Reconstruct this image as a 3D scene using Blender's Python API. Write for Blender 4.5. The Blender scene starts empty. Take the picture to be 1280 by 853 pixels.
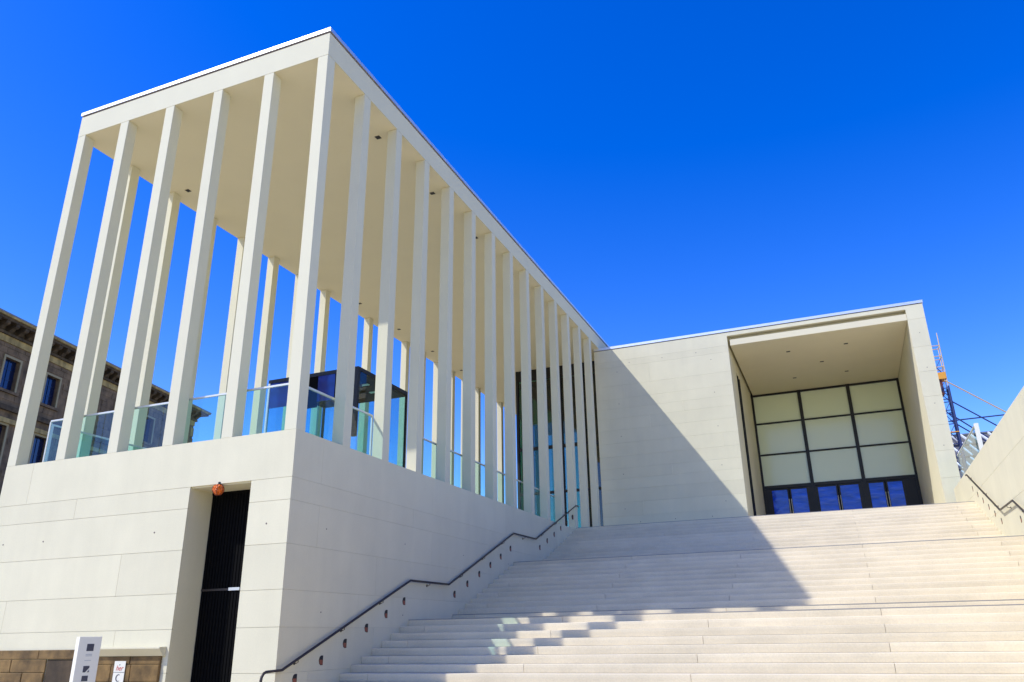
import bpy, bmesh, math, random
from mathutils import Vector, Matrix
random.seed(7)
sc = bpy.context.scene
C = sc.collection

# ------------------------------------------------------------------ camera
cd = bpy.data.cameras.new('camera')
cam = bpy.data.objects.new('camera', cd); C.objects.link(cam)
cam.location = (9.4336, -11.9759, 1.489)
cam.rotation_euler = (1.9333, 0.0148, 0.3941)
cd.sensor_width = 36.0
cd.lens = 974.3442 / 1280 * 36
cd.clip_end = 3000
sc.camera = cam
# ------------------------------------------------------------------ world, sun, exposure
SUN = Vector((-0.6646, -0.557, 1.0)).normalized()
w = bpy.data.worlds.new('World'); sc.world = w; w.use_nodes = True
nt = w.node_tree; nt.nodes.clear()
sky = nt.nodes.new('ShaderNodeTexSky'); sky.sky_type = 'NISHITA'; sky.sun_disc = False
sky.sun_elevation = math.asin(SUN.z)
sky.sun_rotation = math.atan2(SUN.x, SUN.y) % (2 * math.pi)
sky.altitude = 50; sky.air_density = 1.0; sky.dust_density = 0.3; sky.ozone_density = 2.5
hs = nt.nodes.new('ShaderNodeHueSaturation'); hs.inputs['Saturation'].default_value = 1.46; hs.inputs['Hue'].default_value = 0.527
hs.inputs['Value'].default_value = 1.36
bg = nt.nodes.new('ShaderNodeBackground'); bg.inputs['Strength'].default_value = 0.13
wo = nt.nodes.new('ShaderNodeOutputWorld')
nt.links.new(sky.outputs[0], hs.inputs['Color']); nt.links.new(hs.outputs[0], bg.inputs[0]); nt.links.new(bg.outputs[0], wo.inputs[0])
sl = bpy.data.lights.new('sun', 'SUN'); sl.energy = 2.75; sl.angle = math.radians(0.5); sl.color = (1.0, 0.99, 0.965)
so = bpy.data.objects.new('sun', sl); C.objects.link(so)
so.rotation_euler = SUN.to_track_quat('Z', 'Y').to_euler(); so.location = (-20, -20, 40)
vs = sc.view_settings; vs.view_transform = 'Standard'; vs.look = 'None'; vs.exposure = 0.68; vs.gamma = 1.0
sc.cycles.max_bounces = 10; sc.cycles.diffuse_bounces = 6; sc.cycles.transparent_max_bounces = 24
sc.cycles.use_denoising = True

# ------------------------------------------------------------------ materials
def newmat(name):
    m = bpy.data.materials.new(name); m.use_nodes = True
    n = m.node_tree; b = n.nodes['Principled BSDF']
    return m, n, b
def N(n, t, **k):
    x = n.nodes.new(t)
    for a, v in k.items(): setattr(x, a, v)
    return x
def stone(name, col, var=0.05, rough=0.85, scale=1.0, bump=0.15, objvar=0.05, streak=0.0, grain=0.03, bdist=0.004):
    m, n, b = newmat(name)
    geo = N(n, 'ShaderNodeNewGeometry')
    mp = N(n, 'ShaderNodeMapping'); n.links.new(geo.outputs['Position'], mp.inputs[0])
    mp.inputs['Scale'].default_value = (scale, scale, scale)
    n1 = N(n, 'ShaderNodeTexNoise'); n1.inputs['Scale'].default_value = 0.9; n1.inputs['Detail'].default_value = 5; n1.inputs['Roughness'].default_value = .6
    n2 = N(n, 'ShaderNodeTexNoise'); n2.inputs['Scale'].default_value = 38; n2.inputs['Detail'].default_value = 3
    n.links.new(mp.outputs[0], n1.inputs[0]); n.links.new(mp.outputs[0], n2.inputs[0])
    oi = N(n, 'ShaderNodeObjectInfo')
    def mr(src, a, bb, lo=0.25, hi=0.75):
        r = N(n, 'ShaderNodeMapRange'); r.inputs[1].default_value = lo; r.inputs[2].default_value = hi
        r.inputs[3].default_value = a; r.inputs[4].default_value = bb; n.links.new(src, r.inputs[0]); return r.outputs[0]
    def mul(a, c):
        x = N(n, 'ShaderNodeMath', operation='MULTIPLY'); n.links.new(a, x.inputs[0]); n.links.new(c, x.inputs[1]); return x.outputs[0]
    f = mul(mr(n1.outputs[0], 1 - var, 1 + var), mr(n2.outputs[0], 1 - grain, 1 + grain))
    f = mul(f, mr(oi.outputs['Random'], 1 - objvar, 1 + objvar, 0, 1))
    if streak:
        mp2 = N(n, 'ShaderNodeMapping'); n.links.new(geo.outputs['Position'], mp2.inputs[0]); mp2.inputs['Scale'].default_value = (2.2, 2.2, .22)
        n3 = N(n, 'ShaderNodeTexNoise'); n3.inputs['Scale'].default_value = 1.6; n3.inputs['Detail'].default_value = 6
        n.links.new(mp2.outputs[0], n3.inputs[0]); f = mul(f, mr(n3.outputs[0], 1 - streak, 1, .35, .6))
    cm = N(n, 'ShaderNodeVectorMath', operation='SCALE'); cm.inputs[0].default_value = col
    n.links.new(f, cm.inputs['Scale']); n.links.new(cm.outputs[0], b.inputs['Base Color'])
    b.inputs['Roughness'].default_value = rough
    bp_ = N(n, 'ShaderNodeBump'); bp_.inputs['Strength'].default_value = bump; bp_.inputs['Distance'].default_value = bdist
    n.links.new(n2.outputs[0], bp_.inputs['Height']); n.links.new(bp_.outputs[0], b.inputs['Normal'])
    return m
def plain(name, col, rough=0.5, metal=0.0, spec=0.5, noise=0.0):
    m, n, b = newmat(name)
    b.inputs['Base Color'].default_value = (*col, 1); b.inputs['Roughness'].default_value = rough
    b.inputs['Metallic'].default_value = metal; b.inputs['Specular IOR Level'].default_value = spec
    if noise:
        geo = N(n, 'ShaderNodeNewGeometry'); t = N(n, 'ShaderNodeTexNoise'); t.inputs['Scale'].default_value = 3.0; t.inputs['Detail'].default_value = 5
        n.links.new(geo.outputs['Position'], t.inputs[0])
        r = N(n, 'ShaderNodeMapRange'); r.inputs[3].default_value = max(0.02, rough - noise); r.inputs[4].default_value = min(1, rough + noise)
        n.links.new(t.outputs[0], r.inputs[0]); n.links.new(r.outputs[0], b.inputs['Roughness'])
    return m
def glass(name, tint, refl=1.0, ior=1.5, rough=0.0):
    m, n, b = newmat(name); n.nodes.remove(b); out = n.nodes['Material Output']
    tr = N(n, 'ShaderNodeBsdfTransparent'); tr.inputs[0].default_value = (*tint, 1)
    gl = N(n, 'ShaderNodeBsdfGlossy'); gl.inputs['Roughness'].default_value = rough; gl.inputs[0].default_value = (1, 1, 1, 1)
    fr = N(n, 'ShaderNodeFresnel'); fr.inputs[0].default_value = ior
    mx = N(n, 'ShaderNodeMixShader'); mm = N(n, 'ShaderNodeMath', operation='MULTIPLY')
    geo = N(n, 'ShaderNodeNewGeometry'); mb = N(n, 'ShaderNodeMapRange'); mb.inputs[3].default_value = refl; mb.inputs[4].default_value = 0.0
    n.links.new(geo.outputs['Backfacing'], mb.inputs[0]); n.links.new(mb.outputs[0], mm.inputs[1])
    n.links.new(fr.outputs[0], mm.inputs[0]); n.links.new(mm.outputs[0], mx.inputs[0])
    n.links.new(tr.outputs[0], mx.inputs[1]); n.links.new(gl.outputs[0], mx.inputs[2]); n.links.new(mx.outputs[0], out.inputs[0])
    return m
M = {}
M['wall'] = stone('cast_stone', (0.685, 0.63, 0.43), var=.045, streak=.025, objvar=.03)
M['col'] = stone('column_stone', (0.665, 0.62, 0.435), var=.03, objvar=.02, grain=.02)
M['core'] = stone('joint_mortar', (0.54, 0.50, 0.38), var=.03)
M['step'] = stone('step_stone', (0.70, 0.61, 0.435), var=.09, objvar=.06, grain=.06, streak=.03)
M['soffit'] = stone('soffit_plaster', (0.72, 0.645, 0.43), var=.02, grain=.01, bump=.04, objvar=0)
M['pave'] = stone('terrace_paving', (0.64, 0.56, 0.38), var=.05)
M['ground'] = stone('ground_paving', (0.58, 0.48, 0.30), var=.08)
M['coping'] = plain('coping_metal', (0.74, 0.76, 0.78), .48, .9, noise=.06)
M['gap'] = plain('shadow_gap', (0.13, 0.085, 0.08), .7)
M['dark'] = plain('dark_bronze', (0.010, 0.009, 0.009), .5, .2, noise=.08)
M['black'] = plain('black_steel', (0.003, 0.003, 0.0032), .85, 0, .08)
M['rail'] = plain('bronze_rail', (0.05, 0.038, 0.030), .5, .35, noise=.1)
M['steel'] = plain('brushed_steel', (0.62, 0.62, 0.58), .5, .45, noise=.06)
M['mark'] = plain('marking_strip', (0.24, 0.235, 0.23), .7)
M['glass'] = glass('balustrade_glass', (0.80, 0.95, 0.945), 1.0)
M['clear'] = glass('lift_glass', (0.72, 0.90, 0.92), 1.0)
M['hallglass'] = glass('foyer_glass', (0.30, 0.60, 0.56), 1.6)
M['blind'] = plain('translucent_pane', (0.72, 0.78, 0.55), .12, 0, .5)
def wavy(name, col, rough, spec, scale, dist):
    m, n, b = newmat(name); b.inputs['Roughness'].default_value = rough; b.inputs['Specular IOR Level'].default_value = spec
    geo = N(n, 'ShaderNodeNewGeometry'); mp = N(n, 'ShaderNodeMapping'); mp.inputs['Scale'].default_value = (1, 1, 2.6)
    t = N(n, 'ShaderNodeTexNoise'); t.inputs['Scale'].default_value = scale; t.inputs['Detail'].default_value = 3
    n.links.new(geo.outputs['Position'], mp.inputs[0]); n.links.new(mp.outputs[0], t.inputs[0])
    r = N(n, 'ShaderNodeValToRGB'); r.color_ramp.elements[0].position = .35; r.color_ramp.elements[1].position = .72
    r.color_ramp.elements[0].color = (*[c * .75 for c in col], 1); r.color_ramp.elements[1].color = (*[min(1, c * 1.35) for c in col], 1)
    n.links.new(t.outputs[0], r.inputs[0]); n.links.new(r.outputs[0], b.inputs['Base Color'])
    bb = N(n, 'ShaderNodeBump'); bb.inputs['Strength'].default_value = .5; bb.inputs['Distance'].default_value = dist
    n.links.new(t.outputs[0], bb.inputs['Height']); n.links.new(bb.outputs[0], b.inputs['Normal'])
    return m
M['navyskypane'] = wavy('navy_sky_reflection', (0.003, 0.022, 0.20), .05, .6, 1.1, .01)  # deep blue sky reflection painted into the glass colour
M['skypane'] = wavy('sky_reflection_pane', (0.003, 0.07, 0.72), .04, .5, 1.3, .02)  # base colour imitates blue sky mirrored in the door glass
M['white'] = plain('white_paint', (0.80, 0.77, 0.64), .5)
M['ink'] = plain('dark_print', (0.05, 0.05, 0.07), .5)
M['greyink'] = plain('grey_print', (0.40, 0.42, 0.42), .5)
M['redink'] = plain('red_print', (0.55, 0.06, 0.04), .5)
M['paper'] = plain('paper', (0.72, 0.70, 0.60), .7)
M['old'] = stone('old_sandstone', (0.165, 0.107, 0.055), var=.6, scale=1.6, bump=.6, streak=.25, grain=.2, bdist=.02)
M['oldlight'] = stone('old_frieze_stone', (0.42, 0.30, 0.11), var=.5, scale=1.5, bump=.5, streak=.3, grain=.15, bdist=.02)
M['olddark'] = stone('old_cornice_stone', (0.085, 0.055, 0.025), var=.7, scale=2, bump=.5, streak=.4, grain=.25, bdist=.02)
M['brown'] = stone('brown_sandstone', (0.18, 0.108, 0.034), var=.8, scale=3.5, bump=1, streak=.0, grain=.2, bdist=.01)
M['zinc'] = plain('zinc', (0.22, 0.23, 0.24), .5, .5)
M['oldglass'] = plain('old_window_glass', (0.006, 0.016, 0.06), .05, .2, .8)
M['oldframe'] = plain('old_window_frame', (0.30, 0.24, 0.12), .6)
M['scafblue'] = plain('scaffold_blue', (0.02, 0.035, 0.12), .5)
M['scafgrey'] = plain('scaffold_steel', (0.66, 0.46, 0.20), .5, .2)
M['rust'] = plain('rust_paint', (0.12, 0.025, 0.015), .7)
M['orange'] = plain('orange_paint', (0.75, 0.33, 0.03), .5)
M['roofgrey'] = stone('roof_sheet', (0.11, 0.105, 0.10), var=.15)
M['ribwhite'] = plain('white_rib', (0.75, 0.77, 0.78), .5)
M['lightmouth'] = plain('light_mouth', (0.015, 0.012, 0.01), .6)
M['lightcup'] = plain('light_cup', (0.26, 0.07, 0.03), .5)
# orange lamp dome
m, n, b = newmat('orange_lens'); b.inputs['Base Color'].default_value = (0.90, 0.17, 0.01, 1); b.inputs['Roughness'].default_value = .25
vv = N(n, 'ShaderNodeTexVoronoi'); vv.inputs['Scale'].default_value = 26; tc = N(n, 'ShaderNodeTexCoord'); n.links.new(tc.outputs['Object'], vv.inputs[0])
bb = N(n, 'ShaderNodeBump'); bb.inputs['Strength'].default_value = 1; bb.inputs['Distance'].default_value = .06; n.links.new(vv.outputs[0], bb.inputs['Height']); n.links.new(bb.outputs[0], b.inputs['Normal'])
M['lens'] = m

# ------------------------------------------------------------------ helpers
def box(bm, x0, x1, y0, y1, z0, z1):
    v = [bm.verts.new((x, y, z)) for z in (z0, z1) for x, y in ((x0, y0), (x1, y0), (x1, y1), (x0, y1))]
    for f in ((3, 2, 1, 0), (4, 5, 6, 7), (0, 1, 5, 4), (1, 2, 6, 5), (2, 3, 7, 6), (3, 0, 4, 7)):
        bm.faces.new([v[i] for i in f])
def prism(bm, pts, a0, a1, axis='x'):
    """extrude polygon pts (2D) along axis from a0 to a1"""
    def P(a, p):
        return {'x': (a, p[0], p[1]), 'y': (p[0], a, p[1]), 'z': (p[0], p[1], a)}[axis]
    A = [bm.verts.new(P(a0, p)) for p in pts]; B = [bm.verts.new(P(a1, p)) for p in pts]
    bm.faces.new(A); bm.faces.new(B[::-1]); k = len(pts)
    for i in range(k): bm.faces.new((A[i], B[i], B[(i + 1) % k], A[(i + 1) % k]))
def tube(bm, p, q, r, n=10):
    p, q = Vector(p), Vector(q); d = (q - p).normalized()
    u = d.orthogonal().normalized(); v = d.cross(u)
    A = [bm.verts.new(p + (u * math.cos(t) + v * math.sin(t)) * r) for t in [2 * math.pi * i / n for i in range(n)]]
    B = [bm.verts.new(x.co + (q - p)) for x in A]
    bm.faces.new(A); bm.faces.new(B[::-1])
    for i in range(n): bm.faces.new((A[i], B[i], B[(i + 1) % n], A[(i + 1) % n]))
def path(bm, pts, r, n=10):
    """one swept tube through the points, mitred"""
    pts = [Vector(p) for p in pts]; rings = []
    for i, p in enumerate(pts):
        a = (p - pts[i - 1]).normalized() if i else (pts[1] - p).normalized()
        c = (pts[i + 1] - p).normalized() if i < len(pts) - 1 else a
        t = (a + c).normalized(); s = 1 / max(.35, t.dot(a))
        u = Vector((1, 0, 0)) if abs(t.x) < .7 else Vector((0, 0, 1))
        u = (u - t * u.dot(t)).normalized(); v = t.cross(u)
        rings.append([bm.verts.new(p + (u * math.cos(k) + v * math.sin(k) * s) * r) for k in [2 * math.pi * j / n for j in range(n)]])
    for a, c in zip(rings, rings[1:]):
        for j in range(n): bm.faces.new((a[j], a[(j + 1) % n], c[(j + 1) % n], c[j]))
    bm.faces.new(rings[0][::-1]); bm.faces.new(rings[-1])
def lathe(bm, prof, c, n=20):
    rings = []
    for r, z in prof:
        rings.append([bm.verts.new((c[0] + r * math.cos(t), c[1] + r * math.sin(t), c[2] + z)) for t in [2 * math.pi * i / n for i in range(n)]])
    for a, b_ in zip(rings, rings[1:]):
        for i in range(n): bm.faces.new((a[i], a[(i + 1) % n], b_[(i + 1) % n], b_[i]))
    bm.faces.new(rings[0][::-1]); bm.faces.new(rings[-1])
def mesh(name, bm, mat, bevel=0):
    if bevel:
        bmesh.ops.bevel(bm, geom=list(bm.edges), offset=bevel, segments=1, affect='EDGES')
    bmesh.ops.recalc_face_normals(bm, faces=list(bm.faces))
    me = bpy.data.meshes.new(name); bm.to_mesh(me); bm.free(); me.materials.append(mat); return me
def obj(name, bm, mat, parent=None, loc=None, smooth=False, bevel=0):
    me = bm if isinstance(bm, bpy.types.Mesh) else mesh(name, bm, mat, bevel)
    if smooth:
        for p in me.polygons: p.use_smooth = True
    o = bpy.data.objects.new(name, me); C.objects.link(o)
    if loc: o.location = loc
    if parent: o.parent = parent
    return o
def bx(name, mat, parent, *b, bevel=0):
    bm = bmesh.new(); box(bm, *b); return obj(name, bm, mat, parent, bevel=bevel)
def thing(name, label, cat, loc=(0, 0, 0), group=None, rotz=0):
    o = bpy.data.objects.new(name, None); C.objects.link(o); o.empty_display_size = .3
    o.location = loc; o.rotation_euler = (0, 0, rotz); o['label'] = label; o['category'] = cat
    if group: o['group'] = group
    return o

# ------------------------------------------------------------------ dimensions (metres)
SX, SY, W = 1.5566, 1.5713, 0.285        # column spacing front / side, column width
XL = -5 * SX - W                         # outer face of the left column row
PT = 5.3076                              # top of the plinth
CT = PT + 9.0                            # underside of the beams
RT = CT + 0.6239                         # top of the fascia
YP = 22.0                                # entrance building front
R = 0.145; G0 = 0.0
TZ = 37 * R                              # terrace level 5.365
YE = 34.0

# ------------------------------------------------------------------ ground (structure)
g = bmesh.new()
gv = [g.verts.new(p) for p in ((-900, -900, 0), (900, -900, 0), (900, 1100, 0), (-900, 1100, 0))]; g.faces.new(gv)
gr = obj('ground', g, M['ground']); gr['kind'] = 'structure'

# ------------------------------------------------------------------ panel builder
def panels_y(parent, courses, xs_joint, y, x0, x1, mat, holes=(), th=.05, gap=.006, sgn=-1):
    """panels on a wall in plane y (facing -Y). courses: descending z list. xs_joint(i)->joint x list. holes: rectangles left out (x0,x1,z0,z1)"""
    for i, (zt, zb) in enumerate(zip(courses, courses[1:])):
        segs = [(x0, x1)]
        for hx0, hx1, hz0, hz1 in holes:
            if hz0 < zt - .02 and hz1 > zb + .02:
                new = []
                for a, b_ in segs:
                    if hx1 <= a or hx0 >= b_: new.append((a, b_))
                    else:
                        if hx0 - a > .02: new.append((a, hx0))
                        if b_ - hx1 > .02: new.append((hx1, b_))
                segs = new
        for a, b_ in segs:
            cuts = [a] + [x for x in sorted(xs_joint(i)) if a + .3 < x < b_ - .3] + [b_]
            for c0, c1 in zip(cuts, cuts[1:]):
                bm = bmesh.new()
                g0 = 0 if c0 == a else gap / 2; g1 = 0 if c1 == b_ else gap / 2
                gt = 0 if i == 0 else gap / 2
                box(bm, c0 + g0, c1 - g1, y, y + th, zb + gap / 2, zt - gt)
                obj('stone_panel', bm, mat, parent)
def panels_x(parent, courses, joints, x, y0, y1, mat, th=.05, gap=.006, face=1):
    for i, (zt, zb) in enumerate(zip(courses, courses[1:])):
        cuts = [y0] + [v for v in sorted(joints(i)) if y0 + .3 < v < y1 - .3] + [y1]
        for c0, c1 in zip(cuts, cuts[1:]):
            bm = bmesh.new()
            g0 = 0 if c0 == y0 else gap / 2; g1 = 0 if c1 == y1 else gap / 2
            gt = 0 if i == 0 else gap / 2
            xa, xb = (x - th, x) if face > 0 else (x, x + th)
            box(bm, xa, xb, c0 + g0, c1 - g1, zb + gap / 2, zt - gt)
            obj('stone_panel', bm, mat, parent)

# ------------------------------------------------------------------ 1. colonnade wing
cw = thing('colonnade_building', 'pale stone colonnade of tall slender square columns on a high plinth, left of the stairs', 'building', (0, 0, 0))
DX0, DX1, DZ = -2.475, -0.955, 4.36      # gate recess in the plinth
cr = .05
# core with the recess left out (joint bottoms show on it, 20 mm behind the panel faces)
RY = 0.9
for b_ in ((XL + .03, DX0 - .03, .02, 22.0, 0, PT - .012), (DX1 + .03, -.02, .02, YE, 0, PT - .012),
           (DX0 - .03, DX1 + .03, .02, 22.0, DZ + .03, PT - .012), (DX0 - .03, DX1 + .03, RY, 22.0, 0, DZ + .03)):
    bx('plinth_core', M['core'], cw, *b_)
bx('reveal', M['wall'], cw, DX0 - .03, DX0, .05, RY, 0, DZ)
bx('reveal', M['wall'], cw, DX1, DX1 + .03, .05, RY, 0, DZ)
bx('lintel', M['wall'], cw, DX0 - .03, DX1 + .03, .05, RY, DZ, DZ + .03)
FC = [PT, 4.385, 3.96, 3.16, 2.35, 1.71, 0.95, 0.0]
FJ = {0: [-7.16], 1: [-5.6], 2: [], 3: [-4.05], 4: [-7.14], 5: [-3.9], 6: []}
NX0, NX1, NZ = XL + .35, -2.545, 1.38     # niche with the old masonry
panels_y(cw, FC, lambda i: FJ[i], 0.0, XL, 0.0, M['wall'],
         holes=[(DX0, DX1, 0, DZ)])
rj = random.Random(3)
SJ = {i: [(.92 if i % 2 == 0 else 3.1) + k * 4.7 + (1.55 if i % 3 == 1 else 0) for k in range(0, 5)] for i in range(7)}
panels_x(cw, FC, lambda i: SJ[i], 0.0, .05, YP, M['wall'], gap=.003)
panels_x(cw, FC, lambda i: SJ[i], XL, .05, YP, M['wall'], face=-1)
# plinth top slab / terrace floor of the colonnade
bx('terrace_paving', M['pave'], cw, XL + .05, -.05, .05, 17.3, PT - .012, PT - .002)
bx('terrace_paving', M['pave'], cw, XL + .05, -.05, 17.3, YE, PT - .012, PT - .001)
# columns
bm = bmesh.new(); box(bm, 0, W, 0, W, 0, 9.0 - .004)
cme = mesh('column', bm, M['col'], bevel=.006)
def column(x, y):
    o = bpy.data.objects.new('column', cme); C.objects.link(o); o.parent = cw; o.location = (x, y, PT)
for k in range(6): column(-k * SX - W, 0)
for k in range(1, 14): column(-W, k * SY)
for k in range(1, 21): column(XL, k * SY)
for k in range(1, 4): pass
# beams
bx('beam', M['col'], cw, XL, 0, 0, W, CT, RT)
bx('beam', M['col'], cw, -W, 0, W, YE, CT, RT)
bx('beam', M['col'], cw, XL, XL + W, W, YE, CT, RT)
bx('beam', M['col'], cw, XL + W, -W, YE - W, YE, CT, RT)
bx('ceiling', M['soffit'], cw, XL + .03, -.03, .03, YE - .03, CT - .003, CT + .05)
bx('roof_deck', M['core'], cw, XL + W, -W, W, YE - W, CT + .11, RT - .01)
bx('shadow_gap', M['gap'], cw, XL + .02, -.02, .02, YE - .02, RT, RT + .05)
bm = bmesh.new(); cm_ = .025
box(bm, XL - cm_, cm_, -cm_, .30, RT + .05, RT + .145); obj('roof_coping', bm, M['coping'], cw)
bm = bmesh.new(); box(bm, -.30, cm_, .30, YE, RT + .05, RT + .145); obj('roof_coping', bm, M['coping'], cw)
bm = bmesh.new(); box(bm, XL - cm_, XL + .30, .30, YE, RT + .05, RT + .145); obj('roof_coping', bm, M['coping'], cw)
# recessed ceiling downlights: dark square mouths with a thin rim
def downlight(parent, x, y, z, s=.13):
    bm = bmesh.new(); box(bm, x - s, x + s, y - s, y + s, z - .006, z + .02)
    o = obj('downlight', bm, M['lightmouth'], parent)
    bm = bmesh.new()
    for a in ((x - s - .012, x - s, y - s, y + s), (x + s, x + s + .012, y - s, y + s), (x - s - .012, x + s + .012, y - s - .012, y - s), (x - s - .012, x + s + .012, y + s, y + s + .012)):
        box(bm, *a, z - .01, z + .02)
    obj('rim', bm, M['soffit'], o)
for k in range(7):
    for x in (-7.35, -0.66):
        downlight(cw, x, 3.26 + k * 3.1426, CT - .003, .075)
# D-shaped step lights: shaded hole and reddish lit inside painted as plates
def dlight(parent, x, y, z, f=1):
    pts = []
    for k in range(9):
        t = -math.pi / 2 + math.pi * k / 8
        pts.append((-.045 - 0 + 0.0 + .0 + -math.cos(t) * .0 + (-.055 * math.cos(t)), .075 * math.sin(t)))
    pts = [(.06, -.085), (.06, .085), (-.01, .085), (-.05, .06), (-.07, .0), (-.05, -.06), (-.01, -.085)]
    bm = bmesh.new(); prism(bm, [(y + a, z + b_) for a, b_ in pts], x - .03 * f, x + .003 * f, 'x')
    o = obj('step_light', bm, M['lightmouth'], parent)
    pts2 = [(.05, .01), (.05, -.075), (-.01, -.075), (-.045, -.05), (-.06, .01)]
    bm = bmesh.new(); prism(bm, [(y + a, z + b_) for a, b_ in pts2], x - .03 * f, x + .005 * f, 'x')
    obj('lit_inside', bm, M['lightcup'], o)
HL = [(.55 + .757 * k, .835 + .289 * k) for k in range(-1, 6)] + [(6.894 + .757 * k, 2.531 + .2955 * k) for k in range(6)] + [(13.245 + .742 * k, 4.272 + .294 * k) for k in range(6)]
for y, z in HL: dlight(cw, 0, y, z)
# tiny anchor holes
bm = bmesh.new()
for x in (-7.63, -6.39, -3.26, -0.5): tube(bm, (x, -.003, 3.54), (x, .02, 3.54), .017, 8)
for y in (1.2, 4.3, 7.4, 10.5, 13.6, 16.7, 19.8):
    for z in (3.54, 1.98): tube(bm, (-.02, y, z), (.003, y, z), .013, 8)
o = obj('anchor_hole', bm, M['gap'], cw); o['kind'] = 'stuff'

# ------------------------------------------------------------------ 2. staircase
st = thing('staircase', 'broad pale stone staircase in three flights with two landings rising to the entrance', 'staircase')
steps = [(4.56 - .3735 * (12 - i)) for i in range(13)] + [6.77 + .3763 * i for i in range(12)] + [13.13 + .3736 * i for i in range(12)]
XR = 13.55
for g_, y in enumerate(steps):
    z1 = R * (g_ + 1); z0 = z1 - R
    yb = steps[g_ + 1] if g_ < 36 else YP + 8.6
    js = [3.71, 9.88] if g_ % 2 == 0 else [.63, 6.80, 12.97]
    cuts = [.003] + js + [XR - .003]
    for a, b_ in zip(cuts, cuts[1:]):
        ga = 0.0035 if a != cuts[0] else 0; gb = .0035 if b_ != cuts[-1] else 0
        if yb - y > 1:      # landing: front block as deep as a tread, then slabs
            dep = y + .42
        else: dep = yb + .04
        j = random.uniform(-.0015, .0015)
        bm = bmesh.new(); c = .007
        prism(bm, [(y + j + .010, z0 + .004), (y + j, z1 - .05), (y + j, z1 - c), (y + c + j, z1), (dep, z1), (dep, z0 + .004)], a + ga, b_ - gb, 'x')
        obj('step_block', bm, M['step'], st)
        if yb - y > 1:
            n_ = max(1, round((yb - dep) / 1.1))
            for q in range(n_):
                p0 = dep + (yb + .04 - dep) * q / n_; p1 = dep + (yb + .04 - dep) * (q + 1) / n_
                bm = bmesh.new(); box(bm, a + ga, b_ - gb, p0 + .004, p1, z1 - .12, z1)
                obj('landing_slab', bm, M['step'], st)
# solid body under the blocks
bm = bmesh.new()
prof = [(steps[0] + .1, 0)]
for g_, y in enumerate(steps): prof += [(y + .05, R * g_ - .03 if g_ else 0), (y + .05, R * (g_ + 1) - .03)]
prof += [(YP + 8.6, TZ - .03), (YP + 8.6, 0)]
pp = [prof[0]]
for q in prof[1:]:
    if (Vector(q) - Vector(pp[-1])).length > 1e-4: pp.append(q)
prism(bm, pp, .01, XR - .01, 'x'); obj('stair_body', bm, M['core'], st)
# dark marking strips on first and last nosings
for g_ in (0, 12, 13, 24, 25, 36):
    y = steps[g_]; z = R * (g_ + 1)
    bx('marking_strip', M['mark'], st, .01, XR - .01, y - .003, y + .045, z - .014, z + .0025)

# ------------------------------------------------------------------ 3. entrance building
eb = thing('entrance_building', 'pale stone entrance block with a deep square portal at the head of the stairs', 'building')
EX0, EX1 = -.245, 13.92
OX0, OX1, OZ = 5.965, 13.255, 13.985
ET = 14.156
YB = YP + 8.65
EC = [ET, 13.56, 13.25, 12.34, 11.71, 11.24, 10.78, 10.23, 9.62, 9.02, 8.47, 8.0, 7.53, 6.95, 6.35, 5.80, TZ - .06]
EJ = {2: [2.35], 5: [3.73], 8: [5.28], 3: [1.1], 6: [2.2], 10: [3.0], 13: [1.6], 11: [4.6], 15: [3.9]}
panels_y(eb, EC, lambda i: EJ.get(i, []), YP, EX0, OX0, M['wall'], gap=.0035)
panels_y(eb, [ET, OZ], lambda i: [], YP, OX0, OX1, M['wall'])
panels_y(eb, [ET, 13.52, 12.3, 11.24, 10.2, 9.02, 8.0, 6.95, 5.80, 4.6], lambda i: [], YP, OX1, EX1, M['wall'])
bx('wall_core', M['core'], eb, EX0 + .02, OX0 - .05, YP + .02, 38, 0, ET - .01)
bx('wall_core', M['core'], eb, OX1 + .05, EX1 - .02, YP + .02, 38, 0, ET - .01)
bx('wall_core', M['core'], eb, OX0 - .05, OX1 + .05, YP + .05, 38, OZ + .30, ET - .01)
bx('side_wall', M['wall'], eb, EX0 - .0, EX0 + .02, YP + .05, 23.3, 0, ET)
bx('side_wall', M['wall'], eb, EX1 - .02, EX1, YP + .05, 38, 0, ET)
bx('portal_head', M['wall'], eb, OX0, OX1, YP + .05, YP + .35, OZ, OZ + .30)
bx('ceiling', M['soffit'], eb, OX0 + .105, OX1 - .012, YP + .025, YB, 13.525, 13.80)     # suspended tray
bx('tray_backing', M['wall'], eb, OX0, OX1, YP + .35, YB, OZ - .06, OZ + .3)
# reveals: left one split round the side window
SW0, SW1, SWZ = YP + 2.25, YP + 3.55, 12.95
bx('reveal', M['wall'], eb, OX0 - .05, OX0, YP + .05, SW0, TZ - .05, OZ)
bx('reveal', M['wall'], eb, OX0 - .05, OX0, SW1, YB + .1, TZ - .05, OZ)
bx('reveal', M['wall'], eb, OX0 - .05, OX0, SW0, SW1, SWZ, OZ)
bx('side_window', M['black'], eb, OX0 - .05, OX0 - .03, SW0, SW1, TZ, SWZ)
for a in (SW0 + .0, SW0 + .62, SW1 - .12):
    bx('mullion', M['dark'], eb, OX0 - .03, OX0 - .002, a, a + .12, TZ, SWZ - .001)
bx('reveal', M['wall'], eb, OX1, OX1 + .05, YP + .05, YB + .1, TZ - .05, OZ)
for x, y in ((8.397, 23.97), (9.765, 26.13), (8.39, 28.25), (10.856, 23.96), (10.839, 28.21), (12.3, 26.1), (6.9, 26.1)):
    if 6.9 < x < 12: downlight(eb, x, y, 13.525, .085)
bx('shadow_gap', M['gap'], eb, EX0 + .02, EX1 - .02, YP + .02, 38, ET, ET + .03)
bx('roof_coping', M['coping'], eb, EX0 - .0, EX1 + .025, YP - .025, YP + .4, ET + .03, ET + .15)
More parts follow.
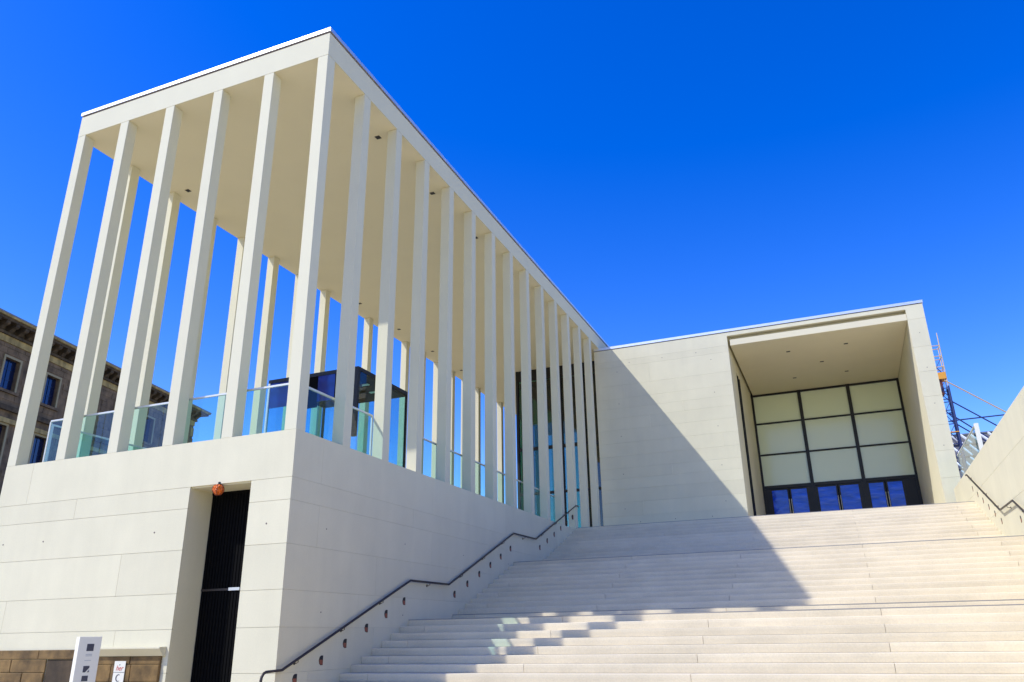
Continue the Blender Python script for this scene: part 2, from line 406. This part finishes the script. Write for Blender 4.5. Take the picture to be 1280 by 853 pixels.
bx('roof_deck', M['zinc'], eb, EX0 + .03, EX1 - .03, YP + .4, 38, ET + .03, ET + .08)
bm = bmesh.new()
for x, z in [(4.53, 13.41), (5.16, 12.99), (5.16, 11.46), (5.15, 9.93), (5.13, 8.22), (5.13, 6.69), (4.51, 6.1), (2.95, 6.1), (1.43, 6.07), (.78, 6.67), (.81, 8.2), (.82, 9.93), (.82, 11.46), (.82, 13.01), (1.43, 13.4), (2.98, 13.4), (13.6, 12.9), (13.6, 11.4), (13.6, 9.9), (13.6, 8.2)]:
    tube(bm, (x, YP - .003, z), (x, YP + .02, z), .018, 8)
o = obj('anchor_hole', bm, M['gap'], eb); o['kind'] = 'stuff'
# portal glazing
fx = [OX0, 8.42, 10.83, OX1]; fz = [8.50, 10.22, 11.90, 13.50]
Y0 = YB
for k, x in enumerate(fx):
    a, b_ = (x, x + .11) if k == 0 else ((x - .11, x) if k == 3 else (x - .085, x + .085))
    bx('window_post', M['dark'], eb, a, b_, Y0 - .12, Y0 + .10, TZ, 13.522)
for k in range(3):
    a = fx[k] + (.11 if k == 0 else .085); b_ = fx[k + 1] - (.11 if k == 2 else .085)
    for q in range(3):
        z0 = fz[q] + (.10 if q == 0 else .04); z1 = fz[q + 1] - (.04 if q < 2 else .08)
        bx('window_rail', M['dark'], eb, a, b_, Y0 - .08, Y0 + .08, (fz[q] - (.055 if q == 0 else .04)), z0)
        bx('window_pane', M['blind'], eb, a, b_, Y0 - .01, Y0 + .02, z0, z1)
    bx('window_rail', M['dark'], eb, a, b_, Y0 - .08, Y0 + .08, 13.42, 13.521)
    # two door leaves per bay
    m0 = a + (.25, .06, .03)[k]; m1 = b_ - (.16, .13, .55)[k]; mid = (m0 + m1) / 2
    bx('door_post', M['dark'], eb, a, m0, Y0 - .06, Y0 + .06, TZ, fz[0] - .06)
    bx('door_post', M['dark'], eb, m1, b_, Y0 - .06, Y0 + .06, TZ, fz[0] - .06)
    for (d0, d1, hs_) in ((m0, mid - .02, 1), (mid + .02, m1, -1)):
        d = bpy.data.objects.new('door', None); C.objects.link(d); d.parent = eb
        bm = bmesh.new(); t = .075
        box(bm, d0, d0 + t, Y0 - .04, Y0 + .03, TZ, 8.43); box(bm, d1 - t, d1, Y0 - .04, Y0 + .03, TZ, 8.43)
        box(bm, d0 + t, d1 - t, Y0 - .04, Y0 + .03, TZ, TZ + .1); box(bm, d0 + t, d1 - t, Y0 - .04, Y0 + .03, 8.35, 8.43)
        obj('door_frame', bm, M['dark'], d)
        bx('door_pane', M['skypane'], d, d0 + t, d1 - t, Y0 - .012, Y0 + .012, TZ + .1, 8.35)
        hx = (d1 - t / 2) if hs_ > 0 else (d0 + t / 2)
        bm = bmesh.new(); tube(bm, (hx, Y0 - .10, TZ + .5), (hx, Y0 - .10, TZ + 2.5), .018, 8)
        box(bm, hx - .01, hx + .01, Y0 - .10, Y0 - .04, TZ + .6, TZ + .62); box(bm, hx - .01, hx + .01, Y0 - .10, Y0 - .04, TZ + 2.38, TZ + 2.4)
        obj('handle', bm, M['steel'], d)
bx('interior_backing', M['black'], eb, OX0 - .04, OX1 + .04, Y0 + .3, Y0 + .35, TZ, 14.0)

# ------------------------------------------------------------------ 4. glazed foyer behind the columns
gf = thing('glazed_foyer', 'dark framed glass foyer hall under the far end of the colonnade roof', 'glass hall')
HX0, HX1, HY = -4.944, -.30, 23.57
posts = [HX0, HX0 + 1.16, HX0 + 2.32, HX0 + 3.48, HX1 - .12]
for x in posts: bx('facade_post', M['dark'], gf, x, x + .12, HY, HY + .18, PT, CT + .03)
for z, h in ((CT - .55, .58), (CT - 4.2, .16), (PT + 2.6, .12), (PT, .15)):
    for a, b_ in zip(posts, posts[1:]):
        bx('transom', M['dark'], gf, a + .12, b_, HY + .02, HY + .15, z, z + h)
for a, b_ in zip(posts, posts[1:]):
    bx('glass_pane', M['hallglass'], gf, a + .12, b_, HY + .07, HY + .09, PT + .15, PT + 2.6)
    bx('glass_pane', M['hallglass'], gf, a + .12, b_, HY + .07, HY + .09, PT + 2.72, CT - 4.2)
    bx('glass_pane', M['hallglass'], gf, a + .12, b_, HY + .07, HY + .09, CT - 4.04, CT - .55)
for k in range(1, 6):
    bx('side_post', M['dark'], gf, HX0, HX0 + .12, HY + k * 2.0, HY + k * 2.0 + .1, PT, CT + .03)
for k in range(5):
    bx('side_pane', M['hallglass'], gf, HX0 + .05, HX0 + .07, HY + k * 2.0 + (.18 if k == 0 else .1), HY + (k + 1) * 2.0, PT, CT - .55)
bx('inner_ceiling', M['black'], gf, HX0 + .13, HX1, HY + .2, YE - W - .01, CT - .9, CT - .6)
bx('inner_wall', M['dark'], gf, HX0 + 1.3, HX1, HY + 7.2, HY + 7.4, PT, CT - .9)

# ------------------------------------------------------------------ 5. glass balustrades on the plinth
def balustrade(label, pts, seg, gapends=.02):
    t = thing('glass_balustrade', label, 'balustrade', group='glass balustrades between the columns')
    RTZ = PT + 1.09
    for (p, q) in pts:
        p, q = Vector(p), Vector(q); L = (q - p).length; d = (q - p) / L; nrm = Vector((-d.y, d.x, 0))
        n_ = max(1, round(L / seg))
        for k in range(n_):
            a = p + d * (L * k / n_ + .012); b_ = p + d * (L * (k + 1) / n_ - .012)
            bm = bmesh.new()
            c = [a - nrm * .009, b_ - nrm * .009, b_ + nrm * .009, a + nrm * .009]
            prism(bm, [(v.x, v.y) for v in c], PT + .002, RTZ - .03, 'z'); obj('glass_pane', bm, M['glass'], t)
        bm = bmesh.new(); c = [p - nrm * .022, q - nrm * .022, q + nrm * .022, p + nrm * .022]
        prism(bm, [(v.x, v.y) for v in c], RTZ - .03, RTZ + .008, 'z'); obj('handrail', bm, M['steel'], t)
        for e in (p, q):
            bm = bmesh.new(); c = [e - nrm * .02 - d * .02, e - nrm * .02 + d * .02, e + nrm * .02 + d * .02, e + nrm * .02 - d * .02]
            prism(bm, [(v.x, v.y) for v in c], PT, RTZ - .03, 'z'); obj('post', bm, M['steel'], t)
BI = .35
balustrade('glass balustrade with steel top rail behind the front row of columns', [((-7.35, BI, 0), (-BI - .03, BI, 0))], 1.55)
balustrade('first glass balustrade behind the side columns, beside the glass lift box', [((-BI, BI + .04, 0), (-BI, 3.18, 0))], 1.5)
balustrade('long glass balustrade behind the side columns above the stair wall', [((-BI, 5.0, 0), (-BI, 6.45, 0)), ((-BI, 6.6, 0), (-BI, 16.9, 0))], 1.57)
balustrade('glass balustrade along the far left row of columns', [((XL + .45, .6, 0), (XL + .45, 3.6, 0)), ((XL + .45, 3.75, 0), (XL + .45, 20, 0))], 1.57)

# ------------------------------------------------------------------ 6. glass lift box
lb = thing('glass_lift_box', 'glass box with dark roof band standing on the plinth terrace behind the corner columns', 'glass box', (-3.27, 5.97, PT))
lx0, lx1, ly0, ly1, lz = -4.755 + 3.27, -1.81 + 3.27, 4.665 - 5.97, 7.28 - 5.97, 8.30 - PT
bx('roof_slab', M['dark'], lb, lx0, lx1, ly0, ly1, lz - .10, lz)
bx('ceiling', M['black'], lb, lx0 + .03, lx1 - .03, ly0 + .03, ly1 - .03, lz - .15, lz - .10)
bz = 7.48 - PT
for (a, b_, c, d) in ((lx0, lx0 + .06, ly0, ly0 + .06), (lx0, lx0 + .06, ly1 - .06, ly1), (lx1 - .05, lx1, ly1 - .05, ly1)):
    bx('corner_post', M['steel'] if a < 0 and c < 0 else M['dark'], lb, a, b_, c, d, 0, lz - .10)
bx('corner_post', M['dark'], lb, lx1 - .14, lx1, ly0, ly0 + .10, 1.1, lz - .10)
xs = [lx0 + .06, lx0 + .95, lx1 - .95, lx1 - .14]
wdt = xs[3] - xs[0]
cut = [xs[0], xs[0] + .62, xs[0] + 1.25, xs[0] + 1.45, xs[0] + 2.05, xs[3]]
for a, b_ in ((cut[0], cut[2] - .12), (cut[2] + .35, cut[3] + .7), (cut[3] + .78, cut[5])):
    bx('sky_band_pane', M['navyskypane'], lb, a, b_, ly0 + .02, ly0 + .04, bz, lz - .10)
bx('mullion', M['black'], lb, cut[2] - .12, cut[2] + .35, ly0 + .015, ly0 + .06, bz - .15, lz - .10)
bx('mullion', M['black'], lb, cut[3] + .7, cut[3] + .78, ly0 + .015, ly0 + .06, bz, lz - .10)
bx('front_pane', M['clear'], lb, xs[0], xs[3], ly0 + .02, ly0 + .035, 0, bz - .001)
bx('side_pane', M['clear'], lb, lx1 - .03, lx1 - .015, ly0 + .10, ly1 - .05, 0, lz - .10)
bx('side_pane', M['clear'], lb, lx0 + .015, lx0 + .03, ly0 + .06, ly1 - .06, 0, lz - .10)
bx('back_pane', M['clear'], lb, lx0 + .06, lx1 - .05, ly1 - .035, ly1 - .02, 0, lz - .10)
bx('header', M['dark'], lb, lx0 + .5, lx1 - .16, ly0 + .25, ly0 + .45, lz - .55, lz - .30)
bx('light_panel', M['white'], lb, lx1 - .75, lx1 - .35, ly0 + 1.0, ly0 + 1.12, lz - .17, lz - .151)
bx('light_panel', M['white'], lb, lx1 - .75, lx1 - .35, ly0 + 1.7, ly0 + 1.82, lz - .17, lz - .151)

# ------------------------------------------------------------------ 7. left and right stair handrails
def handrail(label, x, pts, brackets, f, drop):
    t = thing('stair_handrail', label, 'handrail')
    xr = x + .085 * f
    bm = bmesh.new(); P = [(xr, y, z) for y, z in pts]
    path(bm, P, .024, 12); obj('rail', bm, M['rail'], t, smooth=True)
    for y, z in brackets:
        bm = bmesh.new(); path(bm, [(x - .002 * f, y, z - .075), (x + .05 * f, y, z - .075), (xr, y, z - .06), (xr, y, z - .015)], .008, 8)
        tube(bm, (x, y, z - .075), (x + .008 * f, y, z - .075), .03, 12)
        obj('bracket', bm, M['rail'], t)
    return t
def rz(y, pts):
    for (a, za), (b_, zb) in zip(pts, pts[1:]):
        if a <= y <= b_ and b_ > a: return za + (zb - za) * (y - a) / (b_ - a)
LP = [(-.47, .45), (-.47, .86), (-.455, .92), (-.41, .97), (-.35, .99), (.0, 1.0), (.07, 1.005), (.13, 1.03), (4.463, 2.735), (6.413, 2.745), (10.762, 4.468), (12.698, 4.491), (17.10, 6.18), (17.26, 6.20), (17.45, 6.195)]
mainL = [p for p in LP if p[0] >= .1]
handrail('dark bronze handrail on the shaded plinth wall left of the stairs', 0, LP, [(y, rz(y, mainL)) for y in (.5, 1.9, 3.3, 5.4, 7.2, 8.6, 10.0, 11.7, 13.4, 14.8, 16.2)], 1, 0)
RP = [(-.4, .86), (0, 1.0), (4.5, 2.76), (6.45, 2.76), (10.85, 4.47), (12.75, 4.49), (17.1, 6.20), (17.3, 6.22)]
handrail('bronze handrail on the sunlit right stair wall', XR, RP, [(y, rz(y, RP)) for y in (.5, 1.9, 3.3, 5.4, 7.2, 8.6, 10.0, 11.7, 13.4, 14.8, 16.9)], -1, 0)

# ------------------------------------------------------------------ 8. right stair wall
rw = thing('stair_side_wall', 'sunlit pale stone wall bounding the stairs on the right, with small step lights', 'wall')
RWZ = 6.41
RC = [RWZ, 5.55, 4.55, 3.6, 2.7, 1.7, .8, 0]
panels_x(rw, RC, lambda i: [(-6 + (2.3 if i % 2 else 0)) + 4.7 * k for k in range(8)], XR, -9.0, 21.5, M['wall'], face=-1)
bx('wall_core', M['core'], rw, XR + .02, XR + .30, -8.98, 21.48, 0, RWZ - .01)
bx('wall_coping', M['wall'], rw, XR + .05, XR + .32, -9.0, 21.5, RWZ - .01, RWZ - .001)
bx('outer_face', M['wall'], rw, XR + .30, XR + .32, -9.0, 21.5, 0, RWZ - .01)
bx('wall_end', M['wall'], rw, XR + .05, XR + .30, 21.48, 21.5, 0, RWZ - .01)
bx('wall_end', M['wall'], rw, XR + .05, XR + .30, -9.0, -8.98, 0, RWZ - .01)
for y, z in HL: dlight(rw, XR, y + .15, z, -1)

# ------------------------------------------------------------------ 9. glass screen right of the portal
gs = thing('glass_screen', 'tall glass screen with a white end post beside the right portal pier', 'glass screen')
bx('end_post', M['white'], gs, 13.93, 14.05, 16.62, 16.74, 5.0, 7.76)
for k in range(3):
    a = 16.75 + k * 1.74
    bx('glass_pane', M['clear'], gs, 13.97, 13.99, a + .01, a + 1.73, 5.2, 7.72)
bx('top_rail', M['steel'], gs, 13.955, 14.005, 16.74, 21.97, 7.72, 7.76)

# ------------------------------------------------------------------ 10. gate, warning lamp, stele, notice, old masonry
gt = thing('slatted_gate', 'black gate of narrow vertical slats filling the recess in the plinth front', 'gate')
gy = .62
bx('backing', M['black'], gt, DX0 + .002, DX1 - .002, gy + .02, gy + .07, .01, DZ - .002)
bm = bmesh.new(); box(bm, 0, .054, 0, .012, 0, DZ - .10)
sm = mesh('slat', bm, M['black'])
ns = 20
for k in range(ns):
    o = bpy.data.objects.new('slat', sm); C.objects.link(o); o.parent = gt
    o.location = (DX0 + .03 + (DX1 - DX0 - .112) * k / (ns - 1), gy, .05)
for z in (.02, DZ - .05): bx('frame_rail', M['black'], gt, DX0 + .01, DX1 - .01, gy - .005, gy + .055, z, z + .045)
bx('lock_plate', M['steel'], gt, -1.77, -1.50, gy - .02, gy - .001, 2.41, 2.465)
bx('cross_bar', M['rail'], gt, DX0 + .02, -1.771, gy - .012, gy - .001, 2.415, 2.455)
wl = thing('warning_lamp', 'orange beacon lamp at the lintel of the dark gate recess in the plinth', 'lamp', (-1.735, -.02, DZ + .012))
bm = bmesh.new(); lathe(bm, [(.045, 0), (.045, -.008), (.04, -.01)], (0, 0, 0)); box(bm, -.02, .02, 0, .021, -.02, .05); obj('lamp_base', bm, M['dark'], wl)
bm = bmesh.new(); lathe(bm, [(.06, -.01), (.092, -.03), (.108, -.07), (.110, -.11), (.098, -.15), (.07, -.185), (.035, -.202), (.005, -.205)], (0, 0, 0), 24); obj('lamp_dome', bm, M['lens'], wl, smooth=True)
bm = bmesh.new()
for k in range(6):
    t = math.pi * k / 3
    path(bm, [(.065 * math.cos(t), .065 * math.sin(t), -.005), (.118 * math.cos(t), .118 * math.sin(t), -.06), (.118 * math.cos(t), .118 * math.sin(t), -.13), (.06 * math.cos(t), .06 * math.sin(t), -.205), (.004 * math.cos(t), .004 * math.sin(t), -.215)], .004, 6)
obj('wire_guard', bm, M['rust'], wl)

sl_ = thing('information_stele', 'white information stele with dark square pictograms in front of the plinth', 'stele', (-3.28, -1.06, 0), rotz=math.radians(64))
sw = .185
bx('stele_body', M['white'], sl_, -sw, sw, 0, .21, 0, 1.60, bevel=.004)
def plate(name, mat, x0, x1, z0, z1): return bx(name, mat, sl_, x0, x1, -.003, .002, z0, z1)
plate('pictogram', M['ink'], -.045, .07, 1.36, 1.48)
for z in (1.30, 1.275): plate('text_line', M['greyink'], -.045, .06, z, z + .010)
plate('text_line', M['greyink'], -.05, .055, 1.20, 1.208)
bm = bmesh.new(); prism(bm, [(-.05, 1.115), (-.05, 1.01), (-.01, 1.01), (.05, 1.085), (.05, 1.115)], -.003, .002, 'y'); prism(bm, [(.02, 1.01), (.05, 1.01), (.05, 1.05)], -.003, .002, 'y')
obj('pictogram', bm, M['ink'], sl_)
plate('pictogram', M['ink'], -.05, .05, .865, .955)
bm = bmesh.new(); prism(bm, [(.04 * math.cos(t) - .0, .79 + .04 * math.sin(t)) for t in [2 * math.pi * k / 20 for k in range(20)]], -.003, .002, 'y'); obj('pictogram', bm, M['ink'], sl_)

om = thing('sandstone_masonry', 'weathered brown sandstone blocks under a pale ledge at the foot of the plinth', 'masonry')
bm = bmesh.new(); prism(bm, [(-.003, 1.25), (-.003, 1.41), (-.17, 1.405), (-.17, 1.38), (-.06, 1.25)], -4.55, -2.545, 'x'); obj('ledge', bm, M['wall'], om)
ro = random.Random(11)
for z0, z1, xs_ in ((0, .40, (-4.5, -3.9, -3.2, -2.6)), (.405, .80, (-4.5, -4.15, -3.5, -2.95, -2.6)), (.805, 1.10, (-4.5, -3.8, -3.3, -2.6)), (1.105, 1.246, (-4.5, -4.2, -3.35, -2.6))):
    for a, b_ in zip(xs_, xs_[1:]): bx('stone_block', M['brown'], om, a, b_ - .008, -.05 - ro.uniform(0, .02), -.002, z0, z1, bevel=.01)
for z0, z1, xs_ in ((0, .45, (-8.0, -7.3, -6.5, -5.6)), (.455, .95, (-8.0, -6.95, -6.2, -5.6)), (.955, 1.20, (-8.0, -7.4, -6.6, -5.6)), (1.205, 1.375, (-8.0, -7.1, -5.85, -4.56))):
    for a, b_ in zip(xs_, xs_[1:]): bx('stone_block', M['brown'], om, a, b_ - .008, -.03 - ro.uniform(0, .03), -.002, z0, z1, bevel=.01)
bx('niche_shade_slab', M['olddark'], om, -5.59, -4.56, -.012, -.002, 0, 1.2)  # flat dark sheet stands for the shade inside a niche
nt_ = thing('paper_notice', 'cream paper notice with red lettering and a crescent on the brown sandstone', 'notice', (-3.56, -.078, 0))
bx('paper', M['paper'], nt_, -.14, .14, -.002, .003, .60, 1.165)
bx('rule', M['ink'], nt_, -.14, .14, -.0045, -.002, .965, .972)
bm = bmesh.new(); tube(bm, (0, -.004, 1.10), (0, -.001, 1.10), .012, 8); obj('dot', bm, M['ink'], nt_)
tcu = bpy.data.curves.new('lettering', 'FONT'); tcu.body = 'her'; tcu.size = .13; tcu.align_x = 'CENTER'; tcu.shear = .3; tcu.extrude = .001; tcu.materials.append(M['redink'])
tmp = bpy.data.objects.new('lettering', tcu); C.objects.link(tmp)
tme = bpy.data.meshes.new_from_object(tmp.evaluated_get(bpy.context.evaluated_depsgraph_get()))
bpy.data.objects.remove(tmp)
to = bpy.data.objects.new('lettering', tme); C.objects.link(to); to.parent = nt_; to.location = (0, -.004, 1.0); to.rotation_euler = (math.pi / 2, 0, 0)
bm = bmesh.new(); cs = []
for k in range(13): t = math.radians(60 + 240 * k / 12); cs.append((.065 * math.cos(t), .87 + .065 * math.sin(t)))
for k in range(13): t = math.radians(300 - 240 * k / 12); cs.append((.012 + .05 * math.cos(t), .87 + .052 * math.sin(t)))
prism(bm, cs, -.004, -.002, 'y'); obj('crescent', bm, M['ink'], nt_)

# ------------------------------------------------------------------ 11. old stone building on the left
ob = thing('old_museum_building', 'dark weathered stone museum with bracketed cornice seen between the left columns', 'building',
           (-44.5, 42.38, 0), rotz=math.atan2(.9754, -.2205))
# local frame: +x runs along the facade away from the camera, -y faces the colonnade (outward)
WY = 1.0                                  # wall plane (local y), cornice face at y = 0
L0, L1 = -46.0, .6
wx = [-21.5 + 3.85 * k for k in range(-6, 6)]
wx = [x for x in wx if L0 + 2 < x < L1 - 1.0]
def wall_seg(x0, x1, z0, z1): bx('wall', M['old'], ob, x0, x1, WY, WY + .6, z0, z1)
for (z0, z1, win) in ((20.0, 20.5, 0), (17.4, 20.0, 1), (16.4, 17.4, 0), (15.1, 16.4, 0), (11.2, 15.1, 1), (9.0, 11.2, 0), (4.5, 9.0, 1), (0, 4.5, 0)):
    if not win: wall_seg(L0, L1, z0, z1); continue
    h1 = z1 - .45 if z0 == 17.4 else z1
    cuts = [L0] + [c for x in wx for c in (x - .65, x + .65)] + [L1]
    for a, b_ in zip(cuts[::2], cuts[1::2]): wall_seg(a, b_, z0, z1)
    for x in wx:
        if z0 == 17.4: wall_seg(x - .65, x + .65, h1, z1)
        wn = bpy.data.objects.new('window', None); C.objects.link(wn); wn.parent = ob
        bx('pane', M['oldglass'], wn, x - .65, x + .65, WY + .28, WY + .30, z0, h1)
        bm = bmesh.new()
        box(bm, x - .03, x + .03, WY + .24, WY + .28, z0, h1)
        for zz in (z0 + (h1 - z0) * .35, z0 + (h1 - z0) * .68): box(bm, x - .65, x - .03, WY + .245, WY + .28, zz, zz + .05); box(bm, x + .03, x + .65, WY + .245, WY + .28, zz, zz + .05)
        obj('glazing_bar', bm, M['oldglass'], wn)
        bm = bmesh.new()
        box(bm, x - .80, x - .65, WY - .07, WY + .05, z0, h1); box(bm, x + .65, x + .80, WY - .07, WY + .05, z0, h1)
        box(bm, x - .80, x + .80, WY - .07, WY + .05, h1, h1 + .15)
        obj('frame', bm, M['oldframe'], wn)
        bx('sill', M['old'], wn, x - .95, x + .95, WY - .16, WY + .05, z0 - .18, z0 - .001)
# masonry courses, joined (small blocks)
bm = bmesh.new(); rr = random.Random(5)
z = 11.4; row = 0
while z < 20.45:
    h = .43 if z < 15.0 or z > 16.6 else .5
    if not (15.0 < z < 16.5):
        x = L0 - (row % 2) * .45
        while x < L1:
            x2 = x + .9 + rr.uniform(-.12, .12); a = max(x, L0); b_ = min(x2, L1)
            hit = any(a < q + .98 and b_ > q - .98 for q in wx) and (17.2 < z + h and z < 19.75 or z < 15.1)
            if not hit and b_ - a > .1: box(bm, a + .012, b_ - .012, WY - .02 - rr.uniform(0, .03), WY + .01, z + .012, min(z + h, 20.48) - .012)
            x = x2
    z += h; row += 1
o = obj('masonry_block', bm, M['old'], ob); o['kind'] = 'stuff'
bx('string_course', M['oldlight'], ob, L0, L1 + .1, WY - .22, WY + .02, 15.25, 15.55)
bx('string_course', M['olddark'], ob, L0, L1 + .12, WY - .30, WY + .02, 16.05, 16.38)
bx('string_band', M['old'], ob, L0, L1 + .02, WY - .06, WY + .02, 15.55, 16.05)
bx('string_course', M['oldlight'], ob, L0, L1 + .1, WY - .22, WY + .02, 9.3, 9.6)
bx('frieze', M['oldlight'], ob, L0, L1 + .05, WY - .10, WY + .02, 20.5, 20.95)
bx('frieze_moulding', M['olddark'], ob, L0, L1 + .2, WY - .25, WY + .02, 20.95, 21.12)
bx('cornice', M['olddark'], ob, L0, L1 + .9, .10, WY + .3, 21.62, 21.80)
bx('cornice_slab', M['oldlight'], ob, L0, L1 + 1.05, -.02, WY + .3, 21.80, 21.93)
bx('gutter', M['zinc'], ob, L0, L1 + 1.1, -.06, WY + .3, 21.93, 22.02)
bm = bmesh.new(); prism(bm, [(.16, 21.619), (.16, 21.45), (.25, 21.36), (.45, 21.30), (.65, 21.13), (.99, 21.125), (.99, 21.619)], -.16, .16, 'x')
bme = mesh('bracket', bm, M['olddark'])
x = L0 + .5
while x < L1:
    o = bpy.data.objects.new('bracket', bme); C.objects.link(o); o.parent = ob; o.location = (x, 0, 0); x += .82
bx('cornice_bed', M['olddark'], ob, L0, L1 + .3, WY - .10, WY + .3, 21.12, 21.619)
bx('body', M['old'], ob, L0, L1 - .01, WY + .6, WY + 16, 0, 21.6)
bm = bmesh.new(); prism(bm, [(.2, 22.02), (9.0, 24.0), (17, 22.02)], L0, L1, 'x'); obj('roof', bm, M['zinc'], ob)
for k in range(4):
    bx('quoin', M['oldlight'] if k % 2 else M['old'], ob, L1 - .5 + .1 * (k % 2), L1 + .06, WY - .07, WY + .3, 16.5 + k, 17.3 + k)

# ------------------------------------------------------------------ 12. scaffold tower and ribbed roof behind the right pier
sf = thing('scaffold_tower', 'slim steel scaffold tower with an orange platform box rising behind the entrance block', 'scaffold', (16.82, 44, 0))
tw, td = .46, .8
for (a, b_) in ((-tw, 0), (tw, 0), (-tw, td), (tw, td)):
    bm = bmesh.new(); tube(bm, (a, b_, 0), (a, b_, 16.4), .06, 8); obj('standard', bm, M['scafblue'], sf)
    bm = bmesh.new(); tube(bm, (a, b_, 16.4), (a, b_, 20.1 if a > 0 and b_ == 0 else 19.3), .03, 8); obj('standard', bm, M['scafgrey'], sf)
for k in range(14):
    z = 9.6 + k * .74; mt = M['scafgrey'] if z > 16.3 else M['scafblue']
    bm = bmesh.new()
    for b_ in (0, td): tube(bm, (-tw, b_, z), (tw, b_, z), .03, 6)
    for a in (-tw, tw): tube(bm, (a, 0, z), (a, td, z), .03, 6)
    obj('ledger', bm, mt, sf)
for k in range(6):
    z = 9.6 + k * 1.48
    bm = bmesh.new(); tube(bm, (-tw, 0, z), (tw, 0, z + 1.44), .022, 6); tube(bm, (tw, td, z), (-tw, td, z + 1.44), .022, 6); tube(bm, (-tw, 0, z + 1.44), (-tw, td, z), .022, 6); tube(bm, (tw, 0, z), (-tw, 0, z + 1.44), .03, 6)
    obj('brace', bm, M['scafblue'], sf)
bx('hoist_box', M['rust'], sf, -tw, tw * .4, .05, td, 15.9, 16.88)
bx('platform_box', M['orange'], sf, -tw, tw, -.05, td, 16.9, 17.35)
bx('toe_board', M['orange'], sf, -tw - .05, tw + .05, -.08, -.051, 13.3, 13.36)
for (p, q, m_) in (((.3, 0, 16.8), (4.4, 0, 13.35), M['scafgrey']), ((.2, 0, 15.56), (3.9, 0, 12.4), M['scafblue']), ((.14, 0, 14.07), (4.2, 0, 14.13), M['scafblue']), ((.14, 0, 14.6), (2.4, 0, 12.4), M['scafblue']), ((.14, 0, 14.1), (2.6, 0, 11.9), M['scafblue'])):
    bm = bmesh.new(); tube(bm, p, q, .042, 8); obj('stay_cable', bm, m_, sf)
rb = thing('ribbed_roof_hall', 'grey pitched roof with slanting white ribs far behind the right stair wall', 'building', (16, 58, 0))
bx('wall', M['roofgrey'], rb, 0, 14, 0, 8, 0, 12.0)
def rp(x, t, lift=0): return Vector((x, 5.0 * t, 12.0 + 5.0 * t + lift))
bm = bmesh.new(); prism(bm, [(-.2, 12.0), (5, 17.0), (6, 17.0), (8, 15), (8, 12.0)], 0, 14, 'x'); obj('roof', bm, M['roofgrey'], rb)
zs = [0.0, .27, .52, .77, 1.0]
for q in range(4):
    t0, t1 = zs[q] + .02, zs[q + 1] - .02
    for k in range(19):
        xa = .3 + k * .68 + (.34 if q % 2 else 0)
        bm = bmesh.new(); h = .05
        A = [rp(xa + .55 - h, t0, .08), rp(xa + .55 + h, t0, .08), rp(xa + h, t1, .08), rp(xa - h, t1, .08)]
        top = [bm.verts.new(v + Vector((0, -.08, .08))) for v in A]; bot = [bm.verts.new(v + Vector((0, .05, -.05))) for v in A]
        bm.faces.new(top); bm.faces.new(bot[::-1])
        for e in range(4): bm.faces.new((top[e], bot[e], bot[(e + 1) % 4], top[(e + 1) % 4]))
        obj('rib', bm, M['ribwhite'], rb)
for t in zs[1:-1]:
    yy = 5 * t; bx('purlin', M['dark'], rb, 0, 14, yy - .10, yy + .04, 12 + yy - .08, 12 + yy + .14)
bx('ridge_cap', M['zinc'], rb, 0, 14, 4.9, 6.1, 17.0, 17.12)
